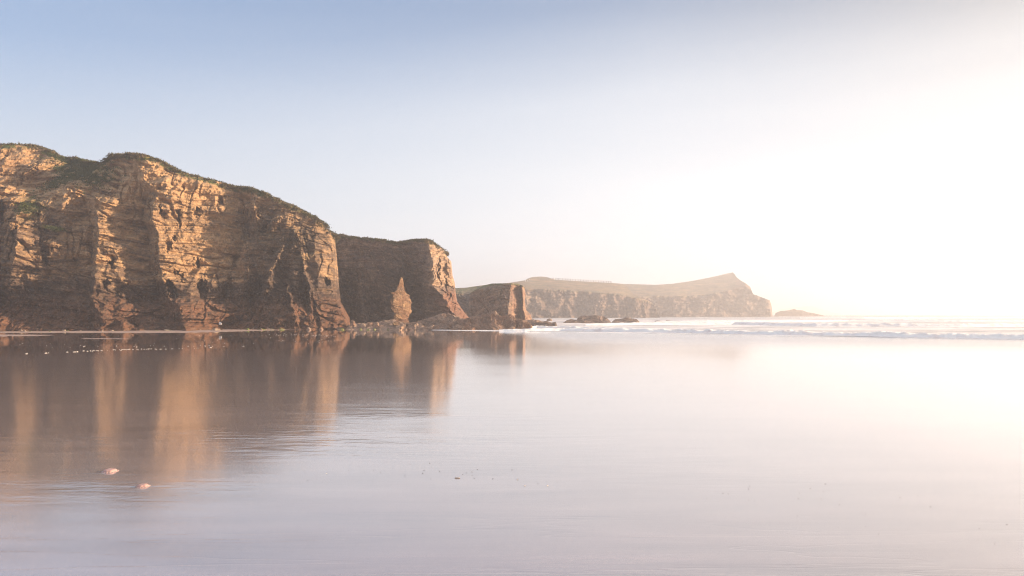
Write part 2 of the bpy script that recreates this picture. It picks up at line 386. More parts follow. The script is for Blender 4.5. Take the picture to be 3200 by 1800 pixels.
# the long headland
TOP_H = poly([(1500,893),(1583,885),(1615,880),(1640,876),(1650,870),(1662,866),(1690,864),(1710,866),(1725,871),(1735,874),(1800,878),(1910,884),(1940,886.5),(1958,893),(1975,915),(2000,930),(2025,939),(2040,949),(2050,966),(2066,1001)])
EDGE_H = poly([(1500,905),(1640,903),(1750,906),(1850,913),(1937,920),(1972,929),(2025,940),(2048,955),(2070,975)])
RIGHT_H = poly([(880,2040),(925,1990),(933,2008),(941,2030),(955,2044),(970,2052),(990,2060),(1010,2066)])
def depthH(PX, PY):
    e = EDGE_H(PX) + 3.5 * fbm(PX / 26, 3.0, 0, 4)
    up = np.maximum(EDGE_H(PX) - PY, 0)
    q = np.exp(-up / 5)
    base = 320 + (PX - 1600) * .07 + 3 * fbm(PX / 90, PY / 60, 2, 4) + q * (5 * fbm(PX / 45, PY / 70, 9, 4) + 2.2 * ridged(PX / 34, PY / 45, 3, 4)) + 1.2 * fbm(PX / 50, PY / 5, 4, 4)
    return base + up * 2.3 + 2.2 * np.maximum(875 - PY, 0) * 0 + .25 * np.maximum(PY.max() - PY, 0) * .1
def attrsH(PX, PY, X, Y, Z):
    e = EDGE_H(PX) + 3.5 * fbm(PX / 26, 3.0, 0, 4)
    g = sstep(8, -2, PY - e + 4 * fbm(X / 12, Z / 4, 2, 3))
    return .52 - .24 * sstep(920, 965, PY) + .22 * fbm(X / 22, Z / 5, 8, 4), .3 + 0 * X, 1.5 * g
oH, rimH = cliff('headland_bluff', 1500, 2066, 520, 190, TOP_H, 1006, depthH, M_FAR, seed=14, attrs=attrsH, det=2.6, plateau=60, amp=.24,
                 dip=.02)
finish(oH, 'grass topped headland bluff with a long low brown cliff, carrying the fence', 'headland')

TOP_K = poly([(1850,884),(1900,886),(1960,887.5),(2000,888.5),(2050,890),(2100,887),(2150,880),(2200,871),(2250,860),(2275,854),(2290,851),(2296,857),(2303,867),(2315,877),(2330,885),(2345,895),(2355,910),(2362,920),(2380,922),(2395,930),(2405,938)])
RIGHT_K = poly([(850,2300),(900,2350),(925,2385),(938,2406),(950,2410),(965,2412),(985,2414),(1005,2416)])
EDGE_K = poly([(1850,935),(1900,935),(2050,926),(2150,925),(2230,918),(2290,905),(2330,896),(2405,940)])
def depthK(PX, PY):
    e = EDGE_K(PX) + 4 * fbm(PX / 30, 7.0, 0, 4)
    e = EDGE_K(PX)
    q = np.exp(-np.maximum(e - PY, 0) / 6)
    base = 425 + (PX - 1950) * .08 + 1.6 * fbm(PX / 50, PY / 6, 4, 4) + 5 * fbm(PX / 90, PY / 60, 5, 4) + q * (6 * fbm(PX / 50, PY / 60, 8, 4) + 2.5 * ridged(PX / 34, PY / 36, 6, 4))
    return base + np.maximum(e - PY, 0) * 2.5
def attrsK(PX, PY, X, Y, Z):
    e = EDGE_K(PX) + 4 * fbm(PX / 30, 7.0, 0, 4)
    g = sstep(8, -4, PY - e + 5 * fbm(X / 14, Z / 5, 2, 3)) * sstep(2330, 2270, PX)
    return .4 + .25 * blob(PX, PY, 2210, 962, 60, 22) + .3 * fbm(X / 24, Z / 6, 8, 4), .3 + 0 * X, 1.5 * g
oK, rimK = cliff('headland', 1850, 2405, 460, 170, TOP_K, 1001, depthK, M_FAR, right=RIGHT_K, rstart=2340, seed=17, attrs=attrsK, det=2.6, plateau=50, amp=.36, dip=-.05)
finish(oK, 'far end of the headland rising to a rocky peak above the surf', 'headland')

# ------------------------------------------------------------------ rocks
def icosphere(sub):
    import bmesh
    bm = bmesh.new(); bmesh.ops.create_icosphere(bm, subdivisions=sub, radius=1)
    v = np.array([x.co[:] for x in bm.verts]); f = np.array([[x.index for x in p.verts] for p in bm.faces]); bm.free()
    return v, f
ICO = {s: icosphere(s) for s in (2, 3, 4, 5)}
def boulder(name, px0, px1, pytop, pybase, mat, seed, D=None, ratio=.7, moss=0., tone=.4, rust=.3, rough=1.0, sub=4, lean=0.0, flat=0.0):
    D = D or ground_d(pybase)
    w, h = (px1 - px0) * D / F / 2, (pybase - pytop) * D / F
    v, f = ICO[sub]; v = v.copy()
    r = np.random.default_rng(seed)
    for _ in range(9):                                            # cleave planes off the ball so that it has faces
        n = r.normal(size=3); n[2] = abs(n[2]) * .8; n /= np.linalg.norm(n); d = r.uniform(.55, .88)
        s = v @ n; v = v - np.maximum(s - d, 0)[:, None] * n
    v = v * (1 + rough * (.16 * fbm(v[:, 0] * 1.6 + seed, v[:, 1] * 1.6, v[:, 2] * 2.4, 4) + .05 * ridged(v[:, 0] * 4 + seed, v[:, 1] * 4, v[:, 2] * 7, 3)))[:, None]
    v[:, 2] = np.where(v[:, 2] < -.15, -.15 + (v[:, 2] + .15) * .3, v[:, 2])
    mx = np.abs(v[:, 0]).max(); top = v[:, 2].max()
    v[:, 0] *= w / mx; v[:, 1] *= w * ratio / mx; v[:, 2] *= h / top
    v[:, 0] += lean * v[:, 2]
    me = raw_mesh(name, v, f, False if rough > .9 else True)
    attr(me, 'tone', np.full(len(v), tone) + .1 * r.normal(size=1)); attr(me, 'rust', np.full(len(v), rust))
    attr(me, 'moss', moss * sstep(0, h * .5, v[:, 2])); attr(me, 'bed', v[:, 2] + .3 * v[:, 0] + r.uniform(0, 50))
    o = link(name, me, mat)
    o.location = (gx((px0 + px1) / 2, D), D, gz(pybase, D)); return o

def outcrop(name, sil, Dfront, Dback, mat, seed, ncol=220, nrow=110, tone=.35, rust=.3, moss=0., dip=.5, amp=1.0, zmin=-.3, tonef=None):
    """jagged wave-cut rock: slabs dipping in one direction under a skyline"""
    s = poly(sil); px = np.linspace(sil[0][0], sil[-1][0], ncol)
    v = np.linspace(0, 1, nrow)
    PX, V = np.meshgrid(px, v)
    D = Dfront + (Dback - Dfront) * V + .5 * fbm(PX / 40, V * 2, seed, 3)
    Dm = Dfront + (Dback - Dfront) * .6
    h = np.maximum(gz(s(PX), Dm), 0)
    X = gx(PX, D)
    prof = sstep(0, .55, V) * sstep(1.0, .72, V)
    step = np.clip(prof + .22 * fbm(X / 1.6, D / 1.6, seed, 4) * (prof > 0.02), 0, 1.15)
    q = X * dip + D * .35                                             # slab coordinate
    slab = (q / 1.1 + .5 * perlin(X / 2, D / 2, seed)) % 1.0
    Z = h * step * (.8 + .2 * slab) + amp * (.34 * ridged(X / 1.5, D / 1.1, seed, 4) - .12 + .55 * (slab - .5)) * sstep(0, .2, V) * sstep(0, .6, h)
    Z = Z + .05 * fbm(X / .35, D / .35, seed + 3, 3)
    Z = np.minimum(Z, gz(s(PX) - 2, D) + .1 * perlin(X, D, 2))
    edge = sstep(0, .04, V) * sstep(1, .96, V) * sstep(0, .03, (PX - px[0]) / (px[-1] - px[0])) * sstep(1, .97, (PX - px[0]) / (px[-1] - px[0]))
    Z = Z * edge + zmin * (1 - edge)
    me = grid_mesh(name, X, D, Z, smooth=False)
    nn = fbm(X / 2, D / 2, seed, 3)
    attr(me, 'tone', np.clip(tone + .2 * nn, 0, 1)); attr(me, 'rust', np.clip(rust + .3 * nn, 0, 1)); attr(me, 'moss', np.clip(moss + 0 * X, 0, 1)); attr(me, 'bed', Z + .6 * q)
    return link(name, me, mat)

o = outcrop('rock_ledge', [(1078,1030),(1095,1016),(1120,1012),(1150,1014),(1180,1008),(1215,1003),(1228,1000),(1250,1008),(1275,1012),(1300,1020),(1330,1028)], 86.5, 95, M_REEF, 21, tone=.55, rust=.3, dip=.3, amp=.7)
finish(o, 'low flat brown rock ledge in front of the cave mouth', 'rock ledge', 'wave cut rocks of the cove')
o = outcrop('rock_ledge', [(1225,1030),(1260,1014),(1300,1008),(1340,996),(1370,985),(1400,982),(1425,990),(1450,998),(1480,1006),(1500,1028)], 84.5, 96, M_REEF, 22, ncol=260, tone=.45, rust=.35, dip=.7, amp=1.0)
finish(o, 'sloping slabby rock ledge at the foot of the sunlit cliff nose', 'rock ledge', 'wave cut rocks of the cove')
o = outcrop('rock_outcrop', [(1405,1030),(1430,1004),(1460,996),(1490,990),(1520,984),(1535,976),(1548,973),(1556,984),(1566,992),(1580,987),(1596,982),(1604,990),(1612,998),(1640,1004),(1655,1012),(1670,1028)], 83, 92, M_REEF, 23, ncol=280, tone=.42, rust=.6, dip=.9, amp=1.2)
finish(o, 'jagged dark brown outcrop with two peaks where the cove rocks meet the surf', 'rock outcrop', 'wave cut rocks of the cove')
o = outcrop('rock_outcrop', [(1590,1014),(1620,1006),(1650,1003),(1668,1000),(1690,1005),(1702,1014)], 112, 120, M_REEF, 24, ncol=140, nrow=70, tone=.45, rust=.4, dip=.5, amp=.5)
finish(o, 'low pinkish brown rocks at the foot of the small promontory', 'rock outcrop', 'wave cut rocks of the cove')
o = outcrop('rock_outcrop', [(1635,1022),(1665,1012),(1690,1007),(1710,1006),(1725,1010),(1736,1008),(1742,1016)], 107, 113, M_REEF, 25, ncol=140, nrow=70, tone=.15, rust=.2, dip=.5, amp=.35)
finish(o, 'thin dark rock spit running out into the white surf', 'rock outcrop', 'wave cut rocks of the cove')
sk = [((1752,1012),(1770,1004),(1785,999),(1800,1001),(1812,1010)), ((1795,1010),(1806,995),(1818,989),(1845,989),(1860,987),(1885,990),(1900,999),(1912,1010)), ((1908,1010),(1922,1000),(1942,998),(1960,994),(1975,997),(1990,1000),(2002,1010))]
skl = ['small low sloping skerry left of the biggest rock in the surf', 'biggest flat topped dark skerry standing in the surf below the headland', 'ragged low skerry right of the biggest rock in the surf']
for i, s_ in enumerate(sk):
    o = outcrop('skerry', list(s_), 146 + i, 154 + i, M_REEF, 30 + i, ncol=130, nrow=70, tone=.3, rust=.2, dip=.4, amp=.6)
    finish(o, skl[i], 'rock', 'skerries in the surf')
for i, (a, b_, t_, bs, lab) in enumerate([(1706,1730,995,1004,'lone rounded rock just beyond the dark spit'), (2044,2072,1001.5,1005.5,'very low rock awash beyond the skerries, nearer the fence end'),
        (2076,2100,1001,1004.5,'flat rock just awash in the middle of the surf'), (2166,2180,1001.5,1006,'darker of two small rocks alone in the surf'), (2180,2193,1002.5,1006,'paler lower twin of two small rocks alone in the surf'),
        (1897,1920,1014.5,1017,'sliver of rock showing in the near surf')]):
    finish(boulder('surf_rock', a, b_, t_, bs, M_REEF, 50 + i, tone=.4, sub=3), lab, 'rock', 'small rocks in the surf')

rb = np.random.default_rng(77)
skyl = poly([(1225,1024),(1300,1008),(1370,988),(1400,984),(1430,1000),(1460,997),(1520,985),(1548,976),(1566,992),(1596,984),(1640,1006),(1665,1018)])
for i in range(46):
    px = rb.uniform(1235, 1650); t = rb.random() ** .7; b_ = skyl(px) + 8 + (1030 - skyl(px) - 8) * t; wd = rb.uniform(9, 34) * (.7 + .3 * t)
    D_ = 92 - 8.5 * t
    finish(boulder('reef_boulder', px - wd / 2, px + wd / 2, b_ - wd * rb.uniform(.35, .7), b_, M_REEF, 300 + i, D=D_, ratio=.8, tone=rb.uniform(.3, .7), rust=rb.uniform(.2, .8), sub=3, lean=rb.uniform(-.2, .9), rough=1.2),
           'angular brown rock in the broken pile between the sunlit cliff nose and the surf', 'rock', 'broken rock pile of the cove')
for i in range(18):
    px = rb.uniform(560, 1090); b_ = np.interp(px, [560, 760, 1090], [1033.5, 1031.5, 1029]) + rb.uniform(-.6, .8); wd = rb.uniform(5, 17)
    finish(boulder('fallen_boulder', px - wd / 2, px + wd / 2, b_ - wd * rb.uniform(.35, .6), b_, M_REEF, 360 + i, ratio=.8, tone=rb.uniform(.3, .7), rust=rb.uniform(.2, .8), sub=3, rough=1.2),
           'small brown boulder fallen at the foot of the fluted right half of the tall cliff', 'rock', 'boulders at the foot of the tall cliff')
# islets
o = outcrop('islet', [(2416,993),(2424,980),(2440,974),(2462,972),(2476,969),(2482,967),(2490,971),(2508,972),(2524,978),(2540,980),(2560,985),(2580,989),(2600,992)], 520, 570, M_FAR, 41, ncol=160, nrow=70, tone=.25, rust=.2, dip=.05, amp=2.0, zmin=-2)
finish(o, 'low dark rocky islet just off the end of the headland', 'islet')
o = outcrop('island', [(2405,981),(2430,971),(2460,965),(2490,962),(2520,959),(2535,957),(2548,961),(2560,967),(2580,970),(2600,977),(2625,983)], 1900, 2100, M_FAR, 42, ncol=120, nrow=60, tone=.25, rust=.2, dip=.02, amp=3.0, zmin=-3)
finish(o, 'pale faded island on the horizon behind the islet', 'island')

# the pinnacle in the cave mouth
def stack():
    lf = poly([(866,1254),(872,1252),(880,1250),(890,1249),(896,1246),(903,1242),(913,1240),(915,1230),(922,1231),(930,1228),(960,1229),(968,1233),(980,1239),(988,1237),(996,1232),(1014,1230)])
    rt = poly([(866,1256),(872,1258),(885,1260),(900,1260),(912,1264),(925,1271),(937,1279),(946,1281),(960,1279),(975,1277),(990,1273),(1014,1276)])
    n, m, D0 = 220, 200, 99.0
    py = np.linspace(866, 1014, n); th = np.linspace(0, 2 * np.pi, m, endpoint=False)
    T, P = np.meshgrid(th, py)
    cx, hw = (lf(P) + rt(P)) / 2, (rt(P) - lf(P)) / 2 * D0 / F
    Z = gz(P, D0)
    c_, s_ = np.cos(T + .3), np.sin(T + .3)                      # squarish, slightly turned plan
    sq = (np.abs(c_) ** 5 + np.abs(s_) ** 5) ** (-1 / 5)
    U = T * 1.6
    wig = strata(U, Z + .25 * U, 6, .55) * 1.0 + .35 * fbm(np.cos(T) * 1.1, np.sin(T) * 1.1, Z / 1.0, 5, .6) + .12 * ridged(np.cos(T) * 3, np.sin(T) * 3, Z / .5, 4)
    rr = np.maximum(hw * (.75 + .25 * sq) + wig * np.clip(hw * .7, 0, .6), .03)
    X = gx(cx, D0) + rr * np.cos(T); Y = D0 + .75 * (rr * np.cos(T)) + .45 * rr * np.sin(T)
    v = np.stack([X, Y, Z], -1).reshape(-1, 3)
    i = np.arange(n * m).reshape(n, m); j = np.roll(i, -1, 1)
    f = np.stack([i[:-1], i[1:], j[1:], j[:-1]], -1).reshape(-1, 4)
    me = raw_mesh('sea_stack', v, f, False)
    attr(me, 'tone', .66 - .15 * sstep(960, 1000, P)); attr(me, 'rust', .85 + 0 * P); attr(me, 'moss', 0 * P); attr(me, 'bed', Z + .3 * X)
    return link('sea_stack', me, M_CLIFF)
finish(stack(), 'slim sunlit orange rock pinnacle standing in front of the dark cave', 'sea stack')

# stones along the foot of the cliff: (px0, px1, top, base, moss, label)
M_STONE = rock_material('beach_stone', (.2,.15,.12), (.34,.25,.19), (.5,.38,.29), (.4,.24,.15), moss=(.13,.17,.02), bscale=.4, bstr=.5)
stones = [(63,74,1028.5,1035.5,.0,'leftmost pale angular stone at the cliff foot'), (72,84,1030.5,1035.5,.0,'pale low stone touching the leftmost angular one'),
 (90,100,1032.5,1035.5,1.4,'little green weedy stone beside the leftmost pale pair'), (150,163,1031.8,1035.5,1.4,'flat green weedy stone on the left part of the sand strip'),
 (194,210,1029,1034.5,.2,'pinkish peaked stone at the cliff foot with green weed next to it'), (207,216,1031.5,1034.6,1.4,'green weed covered stone leaning on a pinkish peaked stone'),
 (248,259,1031,1035,.0,'single round pale stone between the weedy stones and the lit ridge'), (313,324,1031.5,1035,.0,'small pinkish stone left of the long pale slab'),
 (340,360,1030,1034.5,.1,'long pale slab stone under the left sunlit ridge'), (484,498,1030,1033,1.2,'green weedy stone in front of the shaded foot of the cliff'),
 (505,540,1028,1033,.3,'wide low brown stone in front of the shaded foot of the cliff'), (655,690,1025,1032,.1,'flat grey slab resting at the foot of the sunlit ridge'),
 (745,751,1027,1031,.0,'left of two small upright pale stones'), (751,758,1026,1031,.0,'right of two small upright pale stones'),
 (762,782,1024.5,1030.5,1.3,'bright green weed mound right of the two upright stones'), (785,797,1023,1029,.1,'dark round stone between two green weed mounds'),
 (800,835,1025,1030,1.5,'longest bright green weedy rock on the sand'), (838,862,1026,1029.5,.4,'low brown rock between green weedy rocks'),
 (866,890,1025,1029.3,1.5,'green weedy rock with a flat top near the right part of the sand'), (903,913,1025,1028.5,1.4,'last small green weedy rock on the sand strip'),
 (938,952,1024.5,1027.6,.2,'dark half round stone on the sand under the fluted cliff'), (962,976,1024.5,1027.6,.5,'dark half round stone with a green side, further right'),
 (1056,1076,1025,1029.5,1.3,'green topped stone by the right toe of the tall cliff'), (1118,1134,1024.5,1028.8,1.5,'brightest green weed patch rock at the water edge'),
 (1142,1158,1026,1029.5,1.4,'thin green weed covered rock at the water edge'), (1163,1177,1025,1028.8,1.5,'domed green weed covered rock at the water edge'),
 (1208,1216,1026,1029,1.2,'tiny green rock at the water edge below the pinnacle')]
for i, (a, b_, t_, bs, mo, lab) in enumerate(stones):
    finish(boulder('beach_stone', a, b_, t_ + .8, bs + 1.3, M_STONE, 100 + i, moss=mo, tone=.6 if mo < .3 else .45, rust=.3, sub=3, ratio=.6), lab, 'stone', 'stones along the cliff foot')
# fallen slabs before the recess
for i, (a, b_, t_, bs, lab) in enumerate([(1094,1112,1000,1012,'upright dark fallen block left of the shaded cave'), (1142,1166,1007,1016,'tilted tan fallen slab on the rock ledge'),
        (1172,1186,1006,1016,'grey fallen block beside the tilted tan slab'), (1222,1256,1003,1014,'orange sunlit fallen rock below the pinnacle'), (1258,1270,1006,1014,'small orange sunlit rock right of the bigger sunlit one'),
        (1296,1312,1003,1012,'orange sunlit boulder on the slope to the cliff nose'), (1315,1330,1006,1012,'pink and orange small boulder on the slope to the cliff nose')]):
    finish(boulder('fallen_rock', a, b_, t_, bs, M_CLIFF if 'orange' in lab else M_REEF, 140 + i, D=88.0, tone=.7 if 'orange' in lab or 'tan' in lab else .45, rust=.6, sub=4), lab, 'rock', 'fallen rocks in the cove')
finish(boulder('cliff_stone', 684, 694, 1005, 1012, simple('white_stone', (.75,.7,.66)), 160, D=82.2, sub=3), 'small bright white stone on the lit lower cliff', 'stone')

# ------------------------------------------------------------------ clifftop vegetation
def tufts(name, pts, mat, n_per, size, label, cat, seed):
    r = np.random.default_rng(seed); P = np.repeat(np.asarray(pts), n_per, 0); n = len(P)
    a = r.uniform(0, 2 * np.pi, n); rad = r.normal(0, .45, (n, 2)) * size
    h = .62 * r.uniform(.25, 1.0, n) * size * (.5 + .9 * np.clip(.5 + perlin(P[:, 0] * .9, P[:, 1] * .9, 4.4), 0, 1)); w = r.uniform(.05, .14, n) * size * 1.2
    base = P + np.stack([rad[:, 0], rad[:, 1], r.uniform(-.2, .05, n) * size], -1)
    dx, dy = np.cos(a), np.sin(a); lean = r.normal(0, .35, (n, 2)) * h[:, None]
    v = np.empty((n, 4, 3))
    v[:, 0] = base + np.stack([-dx * w, -dy * w, 0 * w], -1); v[:, 1] = base + np.stack([dx * w, dy * w, 0 * w], -1)
    tip = base + np.stack([lean[:, 0], lean[:, 1], h], -1)
    v[:, 2] = tip + np.stack([dx * w * .5, dy * w * .5, 0 * w], -1); v[:, 3] = tip + np.stack([-dx * w * .5, -dy * w * .5, 0 * w], -1)
    me = raw_mesh(name, v.reshape(-1, 3), np.arange(n * 4).reshape(n, 4), False)
    attr(me, 'shade', np.repeat(np.clip(.5 + .5 * perlin(P[:, 0] * .5, P[:, 2] * .5 + P[:, 1] * .5, 1.7) + r.normal(0, .15, n), 0, 1), 4))
    o = link(name, me, mat); finish(o, label, cat, kind='stuff'); return o
def veg_mat(name, a, b_, c):
    m, nt, b = new_mat(name)
    nt.links.new(ramp(nt, A(nt, 'shade'), [(0., a), (.5, b_), (1., c)]), b.inputs['Base Color'])
    b.inputs['Roughness'].default_value = .8; b.inputs['Specular IOR Level'].default_value = .15
    return m
M_HEATH = veg_mat('heath', (.035,.034,.014), (.085,.072,.03), (.17,.11,.065))
M_GRASS = veg_mat('gully_grass', (.03,.042,.014), (.06,.078,.024), (.12,.11,.04))
def rim_points(rim, lo, hi, per_m, down, seed, back=2.5):
    X, Y, Z = rim; r = np.random.default_rng(seed); pts = []
    seg = np.hypot(np.diff(X), np.diff(Y))
    for i in np.nonzero((X[:-1] > lo) & (X[:-1] < hi))[0]:
        for _ in range(r.poisson(per_m * min(seg[i], 1.5))):
            t = r.random(); q = r.uniform(-down, back)
            x, y, z = (R_[i] + (R_[i + 1] - R_[i]) * t for R_ in (X, Y, Z))
            pts.append((x, y + max(q, 0) - .25 + min(q, 0) * .12, z + (min(q, 0)) - .05))
    return np.array(pts)
tufts('clifftop_heath', rim_points(rimA, -75, 60, 16, .55, 1), M_HEATH, 22, .42, 'rough dark heather and grass fringe along the top of the tall cliff', 'heath', 1)
tufts('clifftop_heath', rim_points(rimB, -40, 0, 16, .45, 2), M_HEATH, 20, .42, 'dark grass fringe along the top of the shaded cliff point', 'heath', 2)
# grass in the gully and on ledges: sampled on the face itself
def face_points(depth, cx, cy, rx, ry, n, seed, rot=0):
    r = np.random.default_rng(seed); k = math.radians(rot)
    u, v = r.normal(0, .5, n), r.normal(0, .5, n)
    px = cx + u * rx * math.cos(k) - v * ry * math.sin(k); py = cy + u * rx * math.sin(k) + v * ry * math.cos(k)
    keep = py > TOP_A(px) + 1; px, py = px[keep], py[keep]
    D = depth(px[None], py[None])[0] - .35
    return np.stack([gx(px, D), D, gz(py, D)], -1)
gp = np.vstack([face_points(depthA, 250, 528, 85, 36, 1900, 3, 14), face_points(depthA, 200, 560, 60, 14, 600, 5, -24)])
tufts('gully_grass', gp, M_GRASS, 10, .34, 'green grass filling the gully near the top left of the tall cliff', 'grass', 4)
gp = np.vstack([face_points(depthA, 95, 645, 40, 26, 300, 6, -30), face_points(depthA, 170, 715, 34, 7, 80, 7, 8)])
tufts('ledge_grass', gp, M_GRASS, 8, .28, 'patches of green plants on ledges at the left of the tall cliff', 'plants', 5)

# ------------------------------------------------------------------ fence and dome on the headland
M_WOOD = simple('grey_wood', (.2,.17,.14), scale=3)
def head_pt(px, lift=0):
    i = np.argmin(np.abs(rimH[0] / rimH[1] - (px - 1600) / F)); return np.array([rimH[0][i], rimH[1][i], rimH[2][i] + lift])
def box_verts(c, sx, sy, z0, z1, taper=1.0):
    x, y = c; s = []
    for z, k in ((z0, 1.0), (z1, taper)):
        s += [(x - sx * k, y - sy * k, z), (x + sx * k, y - sy * k, z), (x + sx * k, y + sy * k, z), (x - sx * k, y + sy * k, z)]
    return s
BOXF = [(0,3,2,1),(4,5,6,7),(0,1,5,4),(1,2,6,5),(2,3,7,6),(3,0,4,7)]
posts = [1620 + x * .11646 for x in (1000,1040,1075,1110,1188,1258,1328,1398,1464,1535,1604,1670,1740,1813,1877,1950,2013,2082,2150,2217,2282,2357,2418,2465,2487)]
p0 = head_pt(posts[0])
fence = link('fence', None); fence.location = p0
finish(fence, 'long post and rail fence along the skyline of the headland', 'fence')
P = [head_pt(p) - p0 for p in posts]
for q in P:
    me = raw_mesh('post', box_verts((q[0], q[1]), .12, .12, q[2] - .5, q[2] + 1.05), BOXF, False); link('post', me, M_WOOD, fence)
for hgt in (.92, .5):
    v, f = [], []
    for a, b_ in zip(P[:-1], P[1:]):
        k = len(v)
        for q in (a, b_):
            v += [(q[0], q[1] - .18, q[2] + hgt - .07), (q[0], q[1] - .123, q[2] + hgt - .07), (q[0], q[1] - .123, q[2] + hgt + .07), (q[0], q[1] - .18, q[2] + hgt + .07)]
        f += [tuple(k + i for i in t) for t in ((0,1,5,4),(1,2,6,5),(2,3,7,6),(3,0,4,7))]
    link('rail', raw_mesh('rail', v, f, False), M_WOOD, fence)
dp = head_pt(1729.5, -.1)
dome = link('dome', None); dome.location = dp; finish(dome, 'small pale round topped structure at the left end of the skyline fence', 'dome')
v, f = ICO[3]; v = v.copy(); v[:, 2] = np.maximum(v[:, 2], -.2); vv = v * np.array([.86, .86, .84])
link('shell', raw_mesh('shell', vv, f, True), simple('pale_panel', (.5,.5,.48), rough=.4), dome)
va, fa = [], []
for az in (0, 60, 120):
    for k in range(13):
        t = math.pi * k / 12; x, z = .9 * math.cos(t), .88 * math.sin(t)
        for dxy in (-.03, .03):
            ca, sa = math.cos(R(az)), math.sin(R(az)); va.append((x * ca - dxy * sa, x * sa + dxy * ca, z))
        if k: n_ = len(va); fa.append((n_ - 4, n_ - 3, n_ - 1, n_ - 2))
link('rib', raw_mesh('rib', va, fa, False), M_WOOD, dome)
for i, (a, b_, t_, bs, lab) in enumerate([(1639.5,1644,874,878.2,'tallest white stone on the slope left of the grassy mound'), (1647,1651,876,878,'low white stone beside the tallest white one on the grassy slope'), (1653,1656,871,873,'small white stone highest on the slope of the grassy mound')]):
    D_ = float(depthH(np.array([[a]]), np.array([[bs]]))[0, 0]) - 2
    finish(boulder('white_stone', a, b_, t_, bs, bpy.data.materials['white_stone'], 170 + i, D=D_, sub=3), lab, 'stone', 'white stones on the headland')

# ------------------------------------------------------------------ beach
SH0, SH1 = np.array([1.4, 77.0]), np.array([39.7, 53.0])
tdir = (SH1 - SH0) / np.linalg.norm(SH1 - SH0); ndir = np.array([-tdir[1], tdir[0]])
if ndir[1] < 0: ndir = -ndir
def sea_s(x, y): return (x - SH0[0]) * ndir[0] + (y - SH0[1]) * ndir[1]
def beach():
    r1 = np.concatenate([np.linspace(-30, 0, 10)[:-1], np.geomspace(2.5, 130, 150), np.array([160, 300, 700, 2000, 6000])])
    th = np.linspace(-1.0, 1.0, 200)
    X = np.concatenate([np.array([-9000, -2500, -700]), np.linspace(-200, 200, 201), np.array([700, 2500, 9000])])
    Y = np.concatenate([np.array([-300, -80]), np.linspace(-30, 140, 171), np.array([200, 500, 1500, 4500, 9000])])
    XX, YY = np.meshgrid(X, Y)
    s = sea_s(XX, YY)
    Z = -.012 * np.clip(s, 0, 60) - .25 * sstep(0, 30, s) + .012 * fbm(XX / 9, YY / 14, 2, 3) * (YY < 60) * sstep(3, 10, YY)
    Z = np.where(YY < 3, np.minimum(Z, 0), Z)
    return grid_mesh('beach', XX, YY, Z)
RIPPLE = .62
m, nt, b = new_mat('wet_sand'); p = OBJ(nt)
sx = N(nt, 'ShaderNodeSeparateXYZ', ins={'Vector': p})
grain = noise(nt, p, 220, 3, .7); patch = noise(nt, mapping(nt, p, (.25, .6, 1)), 1.0, 5, .55)
streak = noise(nt, mapping(nt, p, (.35, 2.2, 1), (0, 0, R(8))), 1.0, 6, .6, .4)
col = mix(nt, patch, (.26, .192, .178), (.385, .298, .284))
col = mix(nt, 1.0, col, ramp(nt, streak, [(.32, .78), (.68, 1.14)]), 'MULTIPLY')
col = mix(nt, .6, col, ramp(nt, grain, [(.3, .8), (.7, 1.15)]), 'MULTIPLY')
nt.links.new(col, b.inputs['Base Color'])
yy = sx.outputs[1]
pool = mth(nt, 'MULTIPLY', ramp(nt, mth(nt, 'DIVIDE', mth(nt, 'ADD', yy, mth(nt, 'MULTIPLY', patch, 6.0)), 100), [(.34, 0.), (.43, 1.)]), ramp(nt, mth(nt, 'ADD', mth(nt, 'DIVIDE', sx.outputs[0], 60), .5), [(.28, 1.), (.42, .55)]))
film = ramp(nt, mth(nt, 'DIVIDE', mth(nt, 'ADD', yy, mth(nt, 'MULTIPLY', streak, 3.0)), 20), [(.34, 0.), (.52, 1.)])
damp = ramp(nt, noise(nt, mapping(nt, p, (.35, 1.1, 1), (0, 0, R(9))), 1.0, 7, .62, .3), [(.38, .09), (.62, .2)])
rough_ = mix(nt, film, damp, (.11, .11, .11)); rough_ = mix(nt, pool, rough_, (.03, .03, .03))
sv = mth(nt, 'ADD', mth(nt, 'MULTIPLY', mth(nt, 'SUBTRACT', sx.outputs[0], SH0[0]), float(ndir[0])), mth(nt, 'MULTIPLY', mth(nt, 'SUBTRACT', yy, SH0[1]), float(ndir[1])))
wash = mth(nt, 'MULTIPLY', ramp(nt, mth(nt, 'ADD', mth(nt, 'DIVIDE', sv, 60), 1.0), [(.45, 0.), (.8, 1.)]), ramp(nt, mth(nt, 'DIVIDE', sx.outputs[0], 40), [(0., 0.), (.12, 1.)]))
rough_ = mix(nt, wash, rough_, (.27, .27, .27))
nt.links.new(rough_, b.inputs['Roughness'])
b.inputs['IOR'].default_value = 3.0
b.inputs['Coat Weight'].default_value = 1.0; b.inputs['Coat IOR'].default_value = 1.95; nt.links.new(rough_, b.inputs['Coat Roughness'])
